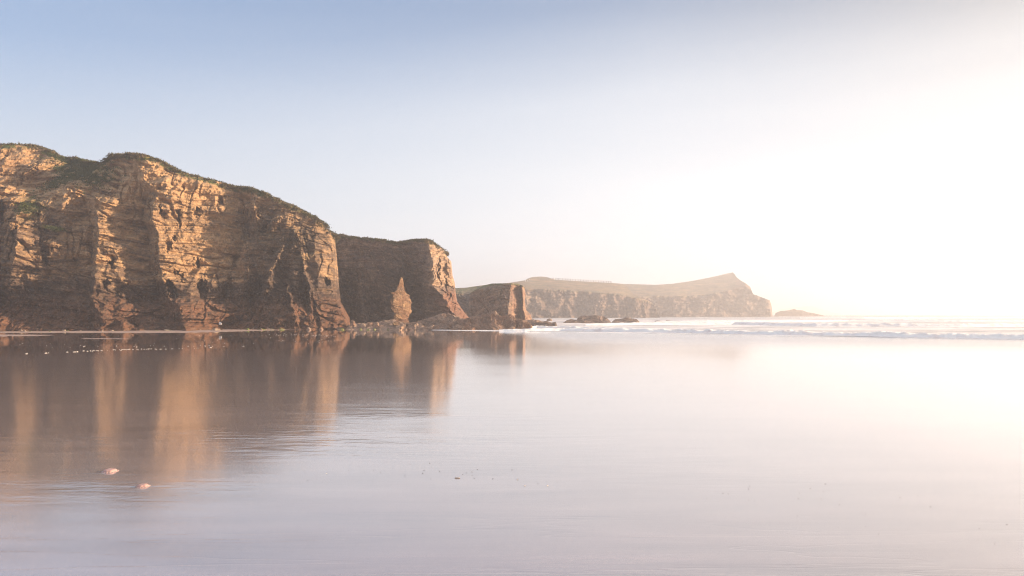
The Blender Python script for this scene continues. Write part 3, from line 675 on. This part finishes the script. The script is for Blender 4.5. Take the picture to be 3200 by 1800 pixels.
# ripples: short wavelets in patches, long swash lines everywhere
rip = noise(nt, mapping(nt, p, (1.5, 6.5, 1), (0, 0, R(14))), 1.0, 3, .5, .3)
rip2 = noise(nt, mapping(nt, p, (1.3, 6, 1), (0, 0, R(-12))), 1.0, 3, .5, .3)
rmask = ramp(nt, noise(nt, mapping(nt, p, (.12, .35, 1)), 1.0, 3, .5), [(.42, .05), (.6, 1.)])
ripx = mix(nt, ramp(nt, mth(nt, 'ADD', mth(nt, 'DIVIDE', sx.outputs[0], 12), .5), [(.3, 0.), (.7, 1.)]), rip, rip2)
h = mth(nt, 'MULTIPLY', mth(nt, 'MULTIPLY', ripx, rmask), mth(nt, 'MULTIPLY', film, mth(nt, 'SUBTRACT', 1.0, mth(nt, 'MULTIPLY', pool, .93))))
zone = ramp(nt, mth(nt, 'DIVIDE', mth(nt, 'ADD', yy, mth(nt, 'MULTIPLY', patch, 4.0)), 30), [(.24, .0), (.33, 1.), (.5, .9), (.72, .5), (1., .15)])
zone = mth(nt, 'MULTIPLY', zone, ramp(nt, mth(nt, 'ADD', mth(nt, 'DIVIDE', sx.outputs[0], 20), .5), [(.42, 1.), (.6, .4)]))
h = mth(nt, 'ADD', mth(nt, 'MULTIPLY', h, mth(nt, 'MULTIPLY', zone, RIPPLE)), mth(nt, 'MULTIPLY', streak, mth(nt, 'ADD', .12, mth(nt, 'MULTIPLY', mth(nt, 'SUBTRACT', 1.0, film), .22))))
rip3 = noise(nt, mapping(nt, p, (.45, 1.7, 1), (0, 0, R(-20))), 1.0, 4, .55, .4)
z3 = ramp(nt, mth(nt, 'DIVIDE', mth(nt, 'ADD', yy, mth(nt, 'MULTIPLY', patch, 6.0)), 40), [(.26, 0.), (.38, 1.), (.5, .7), (.95, .0)])
x3 = ramp(nt, mth(nt, 'ADD', mth(nt, 'DIVIDE', sx.outputs[0], 20), .5), [(-.0, .12), (.34, 1.), (.5, .8), (.75, .2)])
h = mth(nt, 'ADD', h, mth(nt, 'MULTIPLY', rip3, mth(nt, 'MULTIPLY', mth(nt, 'MULTIPLY', mth(nt, 'MULTIPLY', z3, x3), rmask), .4)))
h = mth(nt, 'ADD', h, mth(nt, 'MULTIPLY', grain, mth(nt, 'MULTIPLY', mth(nt, 'SUBTRACT', 1.0, film), .006)))
ln = noise(nt, mapping(nt, p, (.16, 1.5, 1), (0, 0, R(7))), 1.0, 4, .5, .5)
groove = ramp(nt, mth(nt, 'ABSOLUTE', mth(nt, 'SUBTRACT', mth(nt, 'FRACT', mth(nt, 'MULTIPLY', ln, 6.0)), .5)), [(0., 0.), (.06, 1.)])
h = mth(nt, 'ADD', h, mth(nt, 'MULTIPLY', groove, mth(nt, 'MULTIPLY', mth(nt, 'SUBTRACT', 1.0, film), .04)))
speck = noise(nt, p, 75, 2, .6)
h = mth(nt, 'ADD', h, mth(nt, 'MULTIPLY', speck, mth(nt, 'MULTIPLY', mth(nt, 'SUBTRACT', 1.0, film), .03)))
bump(nt, b, h, .8, .014)
nt.links.new(b.inputs['Normal'].links[0].from_socket, b.inputs['Coat Normal'])
finish(link('beach', beach(), m), 'wide wet sand beach mirroring the cliffs and sky', 'beach', kind='structure')

m, nt, b = new_mat('dry_sand'); p = OBJ(nt)
nt.links.new(mix(nt, noise(nt, mapping(nt, p, (.3, 1, 1)), 1.0, 5), (.27,.185,.155), (.37,.265,.225)), b.inputs['Base Color']); b.inputs['Roughness'].default_value = .9
bump(nt, b, noise(nt, p, 3, 6), .3, .03)
M_DRY = m
def bank(name, near, far, px0, px1, hgt, seed):
    px = np.linspace(px0, px1, 160); V = np.linspace(0, 1, 24)
    PX, VV = np.meshgrid(px, V)
    n_, f_ = poly(near)(PX), poly(far)(PX)
    D = ground_d(n_ + .5 * perlin(PX / 60, 3.3, seed)) ; D2 = ground_d(f_)
    Y = D + (D2 - D) * VV
    Z = hgt * np.sin(np.pi * np.clip(VV * .5 + .02, 0, .5)) * sstep(px0, px0 + 30, PX + 60 * (px0 < 0)) * sstep(px1, px1 - 60, PX) + .01 * fbm(PX / 20, VV * 3, seed, 3) - .008
    me = grid_mesh(name, gx(PX, Y), Y, Z)
    return link(name, me, M_DRY)
finish(bank('sand_bank', [(-400,1042),(0,1041),(350,1041),(540,1041),(640,1039),(760,1035.5),(900,1031.5),(1000,1029)], [(-400,1032),(0,1031),(700,1027),(1000,1025)], -400, 1000, .07, 1), 'strip of drier pink sand along the foot of the tall cliff', 'sand bank', kind='structure')
finish(bank('sand_bank', [(-300,1054),(0,1052.5),(90,1050.5),(150,1049),(190,1048)], [(-300,1045),(0,1046),(90,1046.5),(150,1047),(190,1047.6)], -300, 190, .03, 2), 'thin tongue of drier sand in the left pool', 'sand bank', kind='structure')
finish(bank('sand_bank', [(240,1059.5),(300,1060),(340,1060),(420,1059)], [(240,1058.3),(300,1057.6),(340,1058),(420,1058.4)], 240, 420, .02, 3), 'narrow light sand streak breaking the reflection of the cliff', 'sand bank', kind='structure')

# ------------------------------------------------------------------ sea
m, nt, b = new_mat('sea_water'); p = OBJ(nt)
fo = noise(nt, mapping(nt, p, (.05, .16, .2), (0, 0, R(-18))), 1.0, 8, .62, .8)
ff = ramp(nt, fo, [(.36, .25), (.58, 1.)])
far = ramp(nt, mth(nt, 'DIVIDE', N(nt, 'ShaderNodeSeparateXYZ', ins={'Vector': p}).outputs[1], 1000), [(.12, 1.), (.5, .25)])
ff = mth(nt, 'MULTIPLY', ff, far)
nt.links.new(mix(nt, ff, (.1, .1, .11), (.82, .78, .77)), b.inputs['Base Color'])
nt.links.new(mix(nt, ff, (.16, .16, .16), (.7, .7, .7)), b.inputs['Roughness'])
b.inputs['IOR'].default_value = 1.33
bump(nt, b, noise(nt, mapping(nt, p, (.15, .7, 1), (0, 0, R(-18))), 1.0, 6, .6), .5, .35)
def sea():
    px = np.concatenate([np.linspace(-1500, 1400, 30)[:-1], np.linspace(1400, 3500, 420), np.linspace(3500, 9000, 30)[1:]])
    s = np.concatenate([np.linspace(0, 40, 80), np.geomspace(41, 7500, 200)])
    PX, S = np.meshgrid(px, s)
    k = (PX - 1600) / F                                       # y where the ray meets the shore, then out along it
    y0 = (SH0[1] * ndir[1] + SH0[0] * ndir[0]) / np.maximum(ndir[1] + k * ndir[0], .12)
    Y = y0 + S; X = k * Y
    X = np.where(PX < 1400, np.maximum(X, -S * 2 - 60), X)
    Z = .03 + .10 * sstep(2, 20, S) * fbm(X / 14, Y / 5, 3, 3) + .35 * sstep(60, 200, S) * (perlin(X / 60, Y / 16, 5)) * sstep(1500, 500, S)
    Z[0] = -.05
    return grid_mesh('sea', X, Y, Z)
finish(link('sea', sea(), m), 'white foamy sea stretching to a pale horizon', 'sea', kind='structure')

m, nt, b = new_mat('foam'); p = OBJ(nt)
fn = noise(nt, mapping(nt, p, (1, 1, 2)), .9, 8, .65)
nt.links.new(mix(nt, ramp(nt, fn, [(.34, 0.), (.5, 1.)]), (.78, .69, .65), (.95, .9, .86)), b.inputs['Base Color'])
b.inputs['Roughness'].default_value = .75
b.inputs['Subsurface Weight'].default_value = .4; b.inputs['Subsurface Radius'].default_value = (.3, .28, .26)
bump(nt, b, noise(nt, p, 3, 7, .65), .7, .12)
M_FOAM = m
def breaker(name, line, height, seed, ncol=500, width=5.0, lump=1.0):
    """a rolling bore: steep lumpy front, long tail"""
    a = np.array(line, float); px = np.linspace(a[0, 0], a[-1, 0], ncol); nv = 46
    v = np.linspace(0, 1, nv) ** 1.5
    PX, V = np.meshgrid(px, v)
    D0 = ground_d(np.interp(PX, a[:, 0], a[:, 1]) + .0) + 1.6 * perlin(PX / 420, 1.2, seed) + .12 * perlin(PX / 30, 4, seed)
    hh = np.interp(PX, a[:, 0], a[:, 2]) * height * .85 * (1 + .3 * lump * fbm(PX / 160, seed, 1, 5, .6))
    d = V * width
    prof = sstep(-.02, .2, V) * (1 - .95 * sstep(.15, 1, V))
    X = gx(PX, D0 + d); Y = D0 + d
    Z = -.02 + hh * prof * (1 + .45 * lump * fbm(X / 1.6, Y / .8, seed, 5, .6) * sstep(.02, .12, V))
    Z = np.maximum(Z, -.15); Z[-1] = -.2; Z[0] = -.2
    o = link(name, grid_mesh(name, X, Y, Z, smooth=True), M_FOAM); return o
W = [
 ([(1560,1036,.5),(1640,1036.5,.9),(1750,1036,.9),(1850,1037,1),(2100,1041,1),(2350,1046,1),(2600,1051,1),(2900,1056,1),(3200,1061,1),(3500,1067,1)], .46, 'nearest white breaker rolling onto the wet sand'),
 ([(1600,1029,.3),(1680,1027,1),(1800,1029,1),(1960,1030,.6),(2100,1032,.3)], .42, 'broken foam bank behind the nearest breaker beside the dark rock spit'),
 ([(1830,1018,.5),(1950,1017,.9),(2100,1016,.9),(2300,1015,1),(2420,1018,1),(2550,1021,1.1),(2750,1022,1.1),(3000,1022.5,1),(3200,1022,1),(3500,1023,1)], .62, 'second long white breaker across the middle of the surf'),
 ([(2050,1008,.4),(2200,1008,.9),(2500,1007,.9),(2650,1005.5,.8),(2800,1006,1),(3000,1007,1),(3200,1007,1),(3500,1007,1)], .7, 'third breaker, a thin line further out'),
 ([(2500,996,.7),(2700,997,1),(2900,996,.9),(3200,996,1),(3500,996,1)], .8, 'farthest breaker, faint below the horizon'),
]
for i, (ln, hgt, lab) in enumerate(W):
    finish(breaker('breaking_wave', ln, hgt, 60 + i, lump=(.7, .7, .5, .4, .3)[i], width=(4, 4, 7, 12, 22)[i], ncol=(900, 300, 600, 400, 200)[i]), lab, 'wave', 'breakers rolling ashore')
# spray bursts against the headland
def spray(px0, px1, pt, pb, D, seed):
    o = boulder('sea_spray', px0, px1, pt, pb, M_FOAM, seed, D=D, rough=.5, sub=4); return o
for i, (a, b_, t_, bs, D_, lab) in enumerate([(2262,2290,989,996,330,'small spray burst below the headland peak'), (2300,2332,985,996,335,'largest spray burst at the foot of the headland'), (2366,2388,986,994,345,'spray burst near the tip of the headland'), (2458,2484,985,992,400,'spray against the islet')]):
    pass

# foam flecks on the pool
def flecks():
    r = np.random.default_rng(12); L = []
    def add(px, py, w, hgt=.35):
        D = ground_d(py); L.append((gx(px, D), D, w * D / F, ))
    x = 70
    while x < 790:
        py = np.interp(x, [70, 230, 330, 420, 560, 640, 790], [1106, 1099, 1095, 1091.5, 1089.5, 1087, 1081]) + r.normal(0, .7)
        if r.random() < (.75 if 220 < x < 620 else .3): add(x, py, r.uniform(2, 9))
        x += r.uniform(4, 13)
    for cx, cy, n, sx_, sy_ in ((450,1080,10,40,3),(640,1062,8,40,8),(870,1046,16,50,2),(960,1048,30,70,2.5),(900,1065,18,70,4),(640,1082,10,40,2),(130,1080,8,60,4),(1000,1050,14,60,2),(300,1082,6,40,2)):
        for _ in range(n): add(r.normal(cx, sx_), max(1041, r.normal(cy, sy_)), r.uniform(1.2, 4.5))
    v0, f0 = ICO[2]; V, Fc = [], []
    for (x, y, w) in L:
        k = v0 * np.array([w * .36, w * r.uniform(.3, .9), r.uniform(.008, .016)]) * (1 + .25 * r.normal(size=(len(v0), 1)))
        Fc.append(f0 + len(v0) * len(V)); V.append(k + np.array([x, y, .008]))
    return raw_mesh('foam_flecks', np.vstack(V), np.vstack(Fc), True)
finish(link('foam_flecks', flecks(), simple('thin_foam', (.45, .4, .38), scale=20)), 'scattered white foam flecks drifting on the pool below the cliff', 'foam', kind='stuff')

# ------------------------------------------------------------------ jellyfish and shells
m, nt, b = new_mat('jellyfish_flesh'); p = OBJ(nt)
vor = N(nt, 'ShaderNodeTexVoronoi', ins={'Vector': mapping(nt, p, (1, 1, 2)), 'Scale': 60}).outputs[0]
nt.links.new(mix(nt, noise(nt, p, 22, 5), (.42, .21, .175), (.58, .37, .31)), b.inputs['Base Color'])
b.inputs['Subsurface Weight'].default_value = .35; b.inputs['Subsurface Radius'].default_value = (.03, .012, .01)
b.inputs['Roughness'].default_value = .3; b.inputs['Coat Weight'].default_value = .2
bump(nt, b, vor, .35, .006); M_JELLY = m
m2 = simple('jellyfish_rim', (.42,.28,.25), rough=.2, scale=40)
def jelly(px, py, w, hgt, seed, label):
    D = ground_d(py); t = link('jellyfish', None); t.location = (gx(px, D), D, 0); finish(t, label, 'jellyfish', 'jellyfish in the shallows')
    n, mm = 28, 64; u = np.linspace(0, 1, n); th = np.linspace(0, 2 * np.pi, mm, endpoint=False)
    T, U = np.meshgrid(th, u); rad = w / 2
    rr = rad * np.sin(U * np.pi / 2) ** .85 * (1 + .05 * np.cos(8 * T + seed) * U + .06 * perlin(np.cos(T) * 1.4 + seed, np.sin(T) * 1.4, 2))
    Z = hgt * np.cos(U * np.pi / 2) ** .7 * (1 + .14 * perlin(np.cos(T) * U * 2.2 + seed, np.sin(T) * U * 2.2, 1)) - .004
    v = np.stack([rr * np.cos(T), rr * np.sin(T), Z], -1).reshape(-1, 3)
    i = np.arange(n * mm).reshape(n, mm); j = np.roll(i, -1, 1)
    link('bell', raw_mesh('bell', v, np.stack([i[:-1], i[1:], j[1:], j[:-1]], -1).reshape(-1, 4)), M_JELLY, t)
    k = np.linspace(0, 1, 5); T, K = np.meshgrid(th, k)
    rr = rad * (.93 + .3 * K) * (1 + .05 * np.sin(16 * T) * K); Z = .012 * (1 - K) ** .5 + .004 * np.sin(16 * T) * K
    v = np.stack([rr * np.cos(T), rr * np.sin(T), Z], -1).reshape(-1, 3); i = np.arange(5 * mm).reshape(5, mm); j = np.roll(i, -1, 1)
    link('frill', raw_mesh('frill', v, np.stack([i[:-1], i[1:], j[1:], j[:-1]], -1).reshape(-1, 4)), m2, t)
jelly(344, 1474, .16, .042, 1, 'pink domed jellyfish lying in the shallows, the farther and left one')
jelly(446, 1521, .13, .036, 5, 'smaller pink jellyfish lying in the shallows, nearer and to the right')

M_SHELL = simple('pale_shell', (.72,.62,.52), rough=.45, scale=60); M_DARK = simple('dark_shell', (.1,.085,.085), rough=.4, scale=60)
M_RAZOR = simple('razor_shell', (.62,.47,.36), rough=.4, scale=40)
def shell_mesh(name):
    n, mm = 10, 28; u = np.linspace(0, 1, n); th = np.linspace(-1.25, 1.25, mm); T, U = np.meshgrid(th, u)
    rr = U * (1 + .03 * np.cos(26 * T)); X = rr * np.sin(T); Y = rr * np.cos(T) - .5
    Z = .3 * np.sin(np.pi * np.clip(U, .02, 1) ** .7) * np.cos(T * 1.05) + .015 * np.cos(26 * T) * U
    return grid_mesh(name, X, Y, Z, flip=True)
SH = shell_mesh('shell'); SH.materials.append(M_SHELL)
SHD = SH.copy(); SHD.materials.clear(); SHD.materials.append(M_DARK)
def shell(px, py, w, me, label, group, rz, sq=1.0):
    D = ground_d(py); o = bpy.data.objects.new('shell', me); C.objects.link(o); s = w * D / F / 2
    o.location = (gx(px, D), D, .002); o.scale = (s, s * sq, s); o.rotation_euler = (0, 0, rz); finish(o, label, 'shell', group); return o
for px, py, w, lab in [(1617,1498,11,'pale shell nearest the razor shell, alone on the wet sand'), (1640,1517.5,10,'thin pale shell in the middle of three pale ones'), (1711,1518,10,'rightmost of the three pale shells on the wet sand'),
        (408,1423,7,'white shell lying in the cliff reflection beyond the jellyfish'), (1020,1481,9,'flat brownish shell in the left group of dark shell bits'), (1097,1447,7,'lone dark shell just below the ripples')]:
    shell(px, py, w, SHD if 'dark shell just' in lab else SH, lab, 'shells on the wet sand', random.uniform(0, 6), .7)
dark = [(936,1467),(952,1478),(998,1472),(1025,1476),(1090,1471),(1110,1478),(1140,1478),(1168,1472),(1188,1478),(1226,1463),(1266,1488),(1343,1448),(1325,1471),(1321,1480),(1374,1473),(1346,1497),(1446,1483),(1457,1478),(1475,1475),(1482,1495),(1540,1496),(1492,1467),(1600,1468),(1681,1511),(1742,1507),(1475,1486),
        (2208,1557),(2259,1541),(2276,1542),(2339,1528),(2343,1519),(2369,1534),(2340,1563),(2358,1565),(2498,1541),(2495,1558),(2532,1526),(2579,1512),(2573,1536),(2566,1558),(2569,1563),(2626,1558),(2565,1580),(2623,1577),(2492,1611),(2619,1647),(2705,1607),(2705,1645),(2745,1669),(2813,1555),(2868,1549),(2908,1584),(3060,1652),(3147,1640),(3108,1700),(962,1503)]
for i, (px, py) in enumerate(dark):
    shell(px, py, random.uniform(4.6, 8), SHD, 'tiny dark shell bit lying on the wet foreground sand', 'tiny dark shell bits', random.uniform(0, 6), random.uniform(.6, 1))
# razor shell
u = np.linspace(-1, 1, 30); th = np.linspace(0, np.pi, 10); U, T = np.meshgrid(u, th)
D_ = ground_d(1495); L_ = 17 * D_ / F / 2
me = grid_mesh('razor_shell', U * L_, .006 * np.cos(T) * (1 - .1 * U ** 8) + .004 * U ** 2, .011 * np.sin(T) * (1 - .5 * U ** 6) + .001)
o = link('razor_shell', me, M_RAZOR); o.location = (gx(1429, D_), D_, 0); o.rotation_euler = (0, 0, -.12)
finish(o, 'long narrow razor shell lying flat on the wet sand', 'shell')

# ------------------------------------------------------------------ haze
import bmesh
def haze():
    x0, x1, y0, y1, z0, z1 = -10000, 10000, -400, 10000, -4.5, 38
    v = [(x0,y0,z0),(x1,y0,z0),(x1,y1,z0),(x0,y1,z0),(x0,y0,z1),(x1,y0,z1),(x1,y1,z1),(x0,y1,z1)]
    m = bpy.data.materials.new('haze'); m.use_nodes = True; nt = m.node_tree; nt.nodes.clear()
    out = nt.nodes.new('ShaderNodeOutputMaterial'); pv = nt.nodes.new('ShaderNodeVolumePrincipled')
    pv.inputs['Color'].default_value = (.96, .92, .92, 1); pv.inputs['Density'].default_value = HAZE; pv.inputs['Anisotropy'].default_value = .54
    nt.links.new(pv.outputs[0], out.inputs['Volume'])
    o = link('haze', raw_mesh('haze', v, BOXF, False), m); finish(o, 'warm sea haze hanging over the bay', 'haze', kind='stuff')
HAZE = .0014
haze()

# ------------------------------------------------------------------ light, sky, camera
w = bpy.data.worlds.new('World'); bpy.context.scene.world = w; w.use_nodes = True; nt = w.node_tree
bg = nt.nodes['Background']
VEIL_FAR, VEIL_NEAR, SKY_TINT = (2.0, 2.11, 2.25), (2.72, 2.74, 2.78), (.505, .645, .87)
sky = N(nt, 'ShaderNodeTexSky', sky_type='NISHITA', sun_disc=False, sun_elevation=R(SUN_EL), sun_rotation=R(SUN_AZ), air_density=1.0, dust_density=1.0, ozone_density=1.2)
gen = N(nt, 'ShaderNodeTexCoord').outputs['Generated']
el = mth(nt, 'MAXIMUM', N(nt, 'ShaderNodeSeparateXYZ', ins={'Vector': gen}).outputs[2], 0.0)
dt = N(nt, 'ShaderNodeVectorMath', operation='DOT_PRODUCT', ins={0: gen, 1: (math.sin(R(SUN_AZ)), math.cos(R(SUN_AZ)), 0)}).outputs['Value']
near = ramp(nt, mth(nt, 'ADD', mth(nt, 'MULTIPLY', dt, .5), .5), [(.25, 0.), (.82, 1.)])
veil = ramp(nt, mth(nt, 'SUBTRACT', el, mth(nt, 'MULTIPLY', mth(nt, 'MINIMUM', dt, .3), .13)), [(0.0, 1.), (.13, .93), (.27, .66), (.38, .22), (.5, .1), (.62, .45), (.85, .8)])          # mist thickening towards the horizon; overhead brightness unseen, added to light sand and foam
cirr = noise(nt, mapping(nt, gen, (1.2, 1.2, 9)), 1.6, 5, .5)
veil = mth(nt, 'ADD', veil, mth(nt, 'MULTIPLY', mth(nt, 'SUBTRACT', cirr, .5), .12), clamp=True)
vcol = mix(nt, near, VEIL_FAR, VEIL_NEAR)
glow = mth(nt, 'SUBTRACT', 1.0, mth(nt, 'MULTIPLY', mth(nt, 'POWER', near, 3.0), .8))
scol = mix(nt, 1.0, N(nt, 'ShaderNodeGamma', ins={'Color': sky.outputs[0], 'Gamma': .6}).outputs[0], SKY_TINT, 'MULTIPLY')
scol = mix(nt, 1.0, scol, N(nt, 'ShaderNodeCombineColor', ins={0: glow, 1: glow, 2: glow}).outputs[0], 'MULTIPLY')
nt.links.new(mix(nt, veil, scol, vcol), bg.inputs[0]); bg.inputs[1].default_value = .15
sd = bpy.data.lights.new('sun', 'SUN'); sd.energy = 3.9; sd.angle = R(.5); sd.color = (1, .755, .51)
so = link('sun', None) if False else bpy.data.objects.new('sun', sd); C.objects.link(so)
so.rotation_euler = (R(90 - SUN_EL), 0, R(180 - SUN_AZ))
cd = bpy.data.cameras.new('camera'); cam = bpy.data.objects.new('camera', cd); C.objects.link(cam)
cam.location = (0, 0, CAMH); cam.rotation_euler = (R(90), 0, 0)
cd.lens = 24; cd.sensor_width = 36; cd.shift_y = (HOR - 900) / 3200; cd.clip_end = 30000; cd.clip_start = .1
sc = bpy.context.scene; sc.camera = cam
sc.view_settings.view_transform = 'Standard'; sc.view_settings.look = 'None'; sc.view_settings.exposure = 1.43; sc.view_settings.gamma = 1
sc.render.engine = 'CYCLES'; sc.render.filter_size = 1.1; sc.cycles.filter_width = 1.1
cy = sc.cycles; cy.use_denoising = True; cy.denoising_prefilter = 'FAST'; cy.sample_clamp_indirect = 4; cy.max_bounces = 6; cy.diffuse_bounces = 3; cy.glossy_bounces = 3; cy.volume_bounces = 1; cy.transparent_max_bounces = 8
